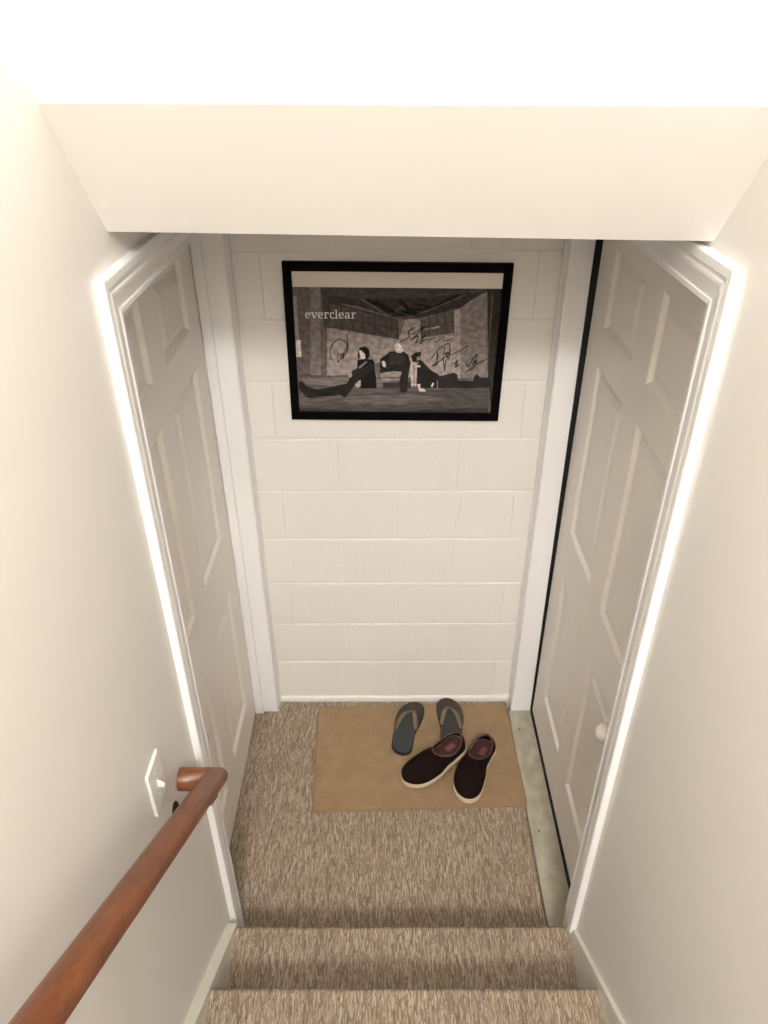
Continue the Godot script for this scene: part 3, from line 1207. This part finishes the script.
# print on the poster: [tone, line width or 0 for a filled shape, x, y ...] on a 1240 x 900 sheet
const PRINT := [
	[112, 0, [168,86,1268,74,1334,693,144,705]],
	[150, 0, [196,334,635,410,677,421,683,654,185,654]],
	[158, 0, [635,410,677,273,766,293,997,218,1074,156,1114,661,640,665]],
	[128, 0, [997,218,1151,115,1202,671,1029,673]],
	[98, 0, [-3,88,208,85,189,659,-40,684]],
	[122, 0, [108,87,168,86,151,654,86,655]],
	[70, 0, [168,86,224,85,216,342,183,343]],
	[150, 0, [5,147,25,147,29,526,-1,526]],
	[215, 0, [5,421,35,421,35,530,3,530]],
	[62, 0, [198,90,1248,78,1112,131,997,214,755,278,669,287,622,280,387,208,215,185]],
	[78, 0, [198,101,1190,95,1072,126,710,160,367,164,206,145]],
	[40, 10, [437,169,580,245,658,263]],
	[38, 14, [633,173,701,232,815,220]],
	[36, 12, [732,194,832,215,980,137]],
	[96, 8, [405,164,592,278,691,277]],
	[92, 7, [691,277,832,220,1023,136]],
	[90, 6, [569,267,645,211,713,262]],
	[34, 16, [492,185,602,239]],
	[30, 18, [657,238,734,254]],
	[84, 0, [217,185,616,288,631,410,212,342]],
	[58, 5, [217,185,216,342]],
	[58, 5, [285,203,286,354]],
	[58, 5, [350,219,352,365]],
	[58, 5, [419,236,422,376]],
	[58, 5, [484,253,489,387]],
	[58, 5, [554,270,560,399]],
	[58, 5, [624,288,631,410]],
	[60, 4, [215,263,625,351]],
	[58, 6, [217,185,620,292]],
	[140, 5, [212,347,635,415]],
	[92, 0, [766,291,957,218,970,368,772,400]],
	[66, 5, [766,291,772,400]],
	[66, 5, [814,272,821,392]],
	[66, 5, [862,254,870,384]],
	[66, 5, [909,236,919,376]],
	[66, 5, [957,218,968,368]],
	[66, 4, [768,345,964,297]],
	[58, 0, [1149,95,1268,78,1267,900,1222,900]],
	[140, 3, [1183,135,1189,536]],
	[96, 0, [-46,643,189,654,683,658,1200,658,1245,907,-63,920]],
	[118, 0, [17,672,468,651,533,689,338,731,58,706]],
	[84, 0, [360,773,1206,717,1223,907,3,919,2,871]],
	[104, 0, [250,797,730,769,950,802,644,846,337,844]],
	[66, 0, [2,871,469,891,1219,859,1223,907,-1,919]],
	[60, 4, [22,651,189,654,361,648]],
	[88, 3, [1030,696,1134,901]],
	[40, 0, [8,700,31,690,57,723,129,747,314,701,332,721,247,786,150,792,81,807,49,793,10,739]],
	[34, 0, [383,547,423,538,477,542,495,575,500,734,399,735,391,681,323,653,346,624,378,599]],
	[44, 0, [351,614,477,570,486,603,386,681,302,800,238,766,322,691]],
	[30, 0, [388,482,401,462,433,459,455,481,455,528,432,552,423,510,401,496,392,547,383,519]],
	[205, 0, [390,480,404,482,431,509,430,537,410,540,397,519]],
	[160, 0, [319,629,337,616,348,643,341,662,323,658]],
	[170, 0, [363,706,400,676,402,715,381,732]],
	[120, 0, [382,595,432,552,446,556,396,604]],
	[104, 0, [486,570,522,555,532,641,518,670,491,632]],
	[146, 0, [523,631,649,621,660,678,523,689]],
	[116, 0, [496,675,537,670,542,719,505,734]],
	[60, 0, [541,694,715,692,716,732,542,733]],
	[70, 5, [518,662,655,661]],
	[190, 0, [711,563,751,561,752,717,720,717]],
	[150, 0, [725,567,738,567,743,715,732,715]],
	[44, 0, [522,537,562,508,579,489,664,487,696,511,711,563,700,649,694,757,652,759,642,698,658,620,604,616,523,631]],
	[58, 0, [575,494,660,493,683,540,662,573,585,574]],
	[220, 0, [605,448,627,432,647,444,668,479,655,496,615,484]],
	[195, 0, [615,480,655,477,655,498,624,496]],
	[180, 0, [531,555,547,548,560,569,557,593,540,588]],
	[36, 0, [714,516,736,495,776,489,773,501,768,534,783,557,724,553]],
	[140, 0, [746,525,765,515,769,542,751,548]],
	[48, 0, [752,567,782,548,830,600,886,642,903,647,907,723,789,728,756,697]],
	[40, 0, [752,567,783,557,788,697,761,697]],
	[200, 0, [756,702,781,699,789,726,813,743,809,755,772,751,764,731]],
	[190, 0, [747,574,776,574,777,591,748,589]],
	[44, 0, [772,554,816,594,888,637,896,727,779,729]],
	[50, 0, [881,652,985,623,1007,636,1014,685,1067,688,1066,727,892,728]],
	[46, 0, [1010,677,1109,680,1113,646,1133,631,1149,653,1213,656,1222,717,1063,727]],
	[220, 0, [842,717,855,690,864,694,855,724]],
	[215, 3, [883,678,887,731]],
	[38, 4, [319,382,322,483,281,534,260,563,263,511,295,506,318,460,305,428,266,415,230,447,213,502,222,549]],
	[30, 5, [272,525,297,511,297,534,281,537]],
	[44, 4, [644,426,699,396,690,368,729,335,690,364,722,376,792,326,739,388,708,417,755,388,740,433,795,383,765,437,804,408,907,386,971,381]],
	[190, 3, [785,350,880,325,833,346,880,333]],
	[185, 3, [804,404,899,386,967,384]],
	[60, 3, [812,424,851,395,861,428,907,394,909,419,968,402]],
	[34, 4, [838,533,887,465,946,439,948,532,925,498,950,498,892,550,844,580,876,567,876,490,868,567]],
	[28, 7, [925,500,947,500]],
	[36, 4, [919,456,912,541,926,610,928,541]],
	[40, 4, [935,520,1002,485,1064,447]],
	[60, 7, [983,566,1002,544,992,588,1015,566]],
	[44, 4, [1060,617,1122,565,1208,519]],
	[40, 5, [1056,557,1070,582,1102,522,1121,505,1098,574,1120,539,1107,591,1076,608]],
]
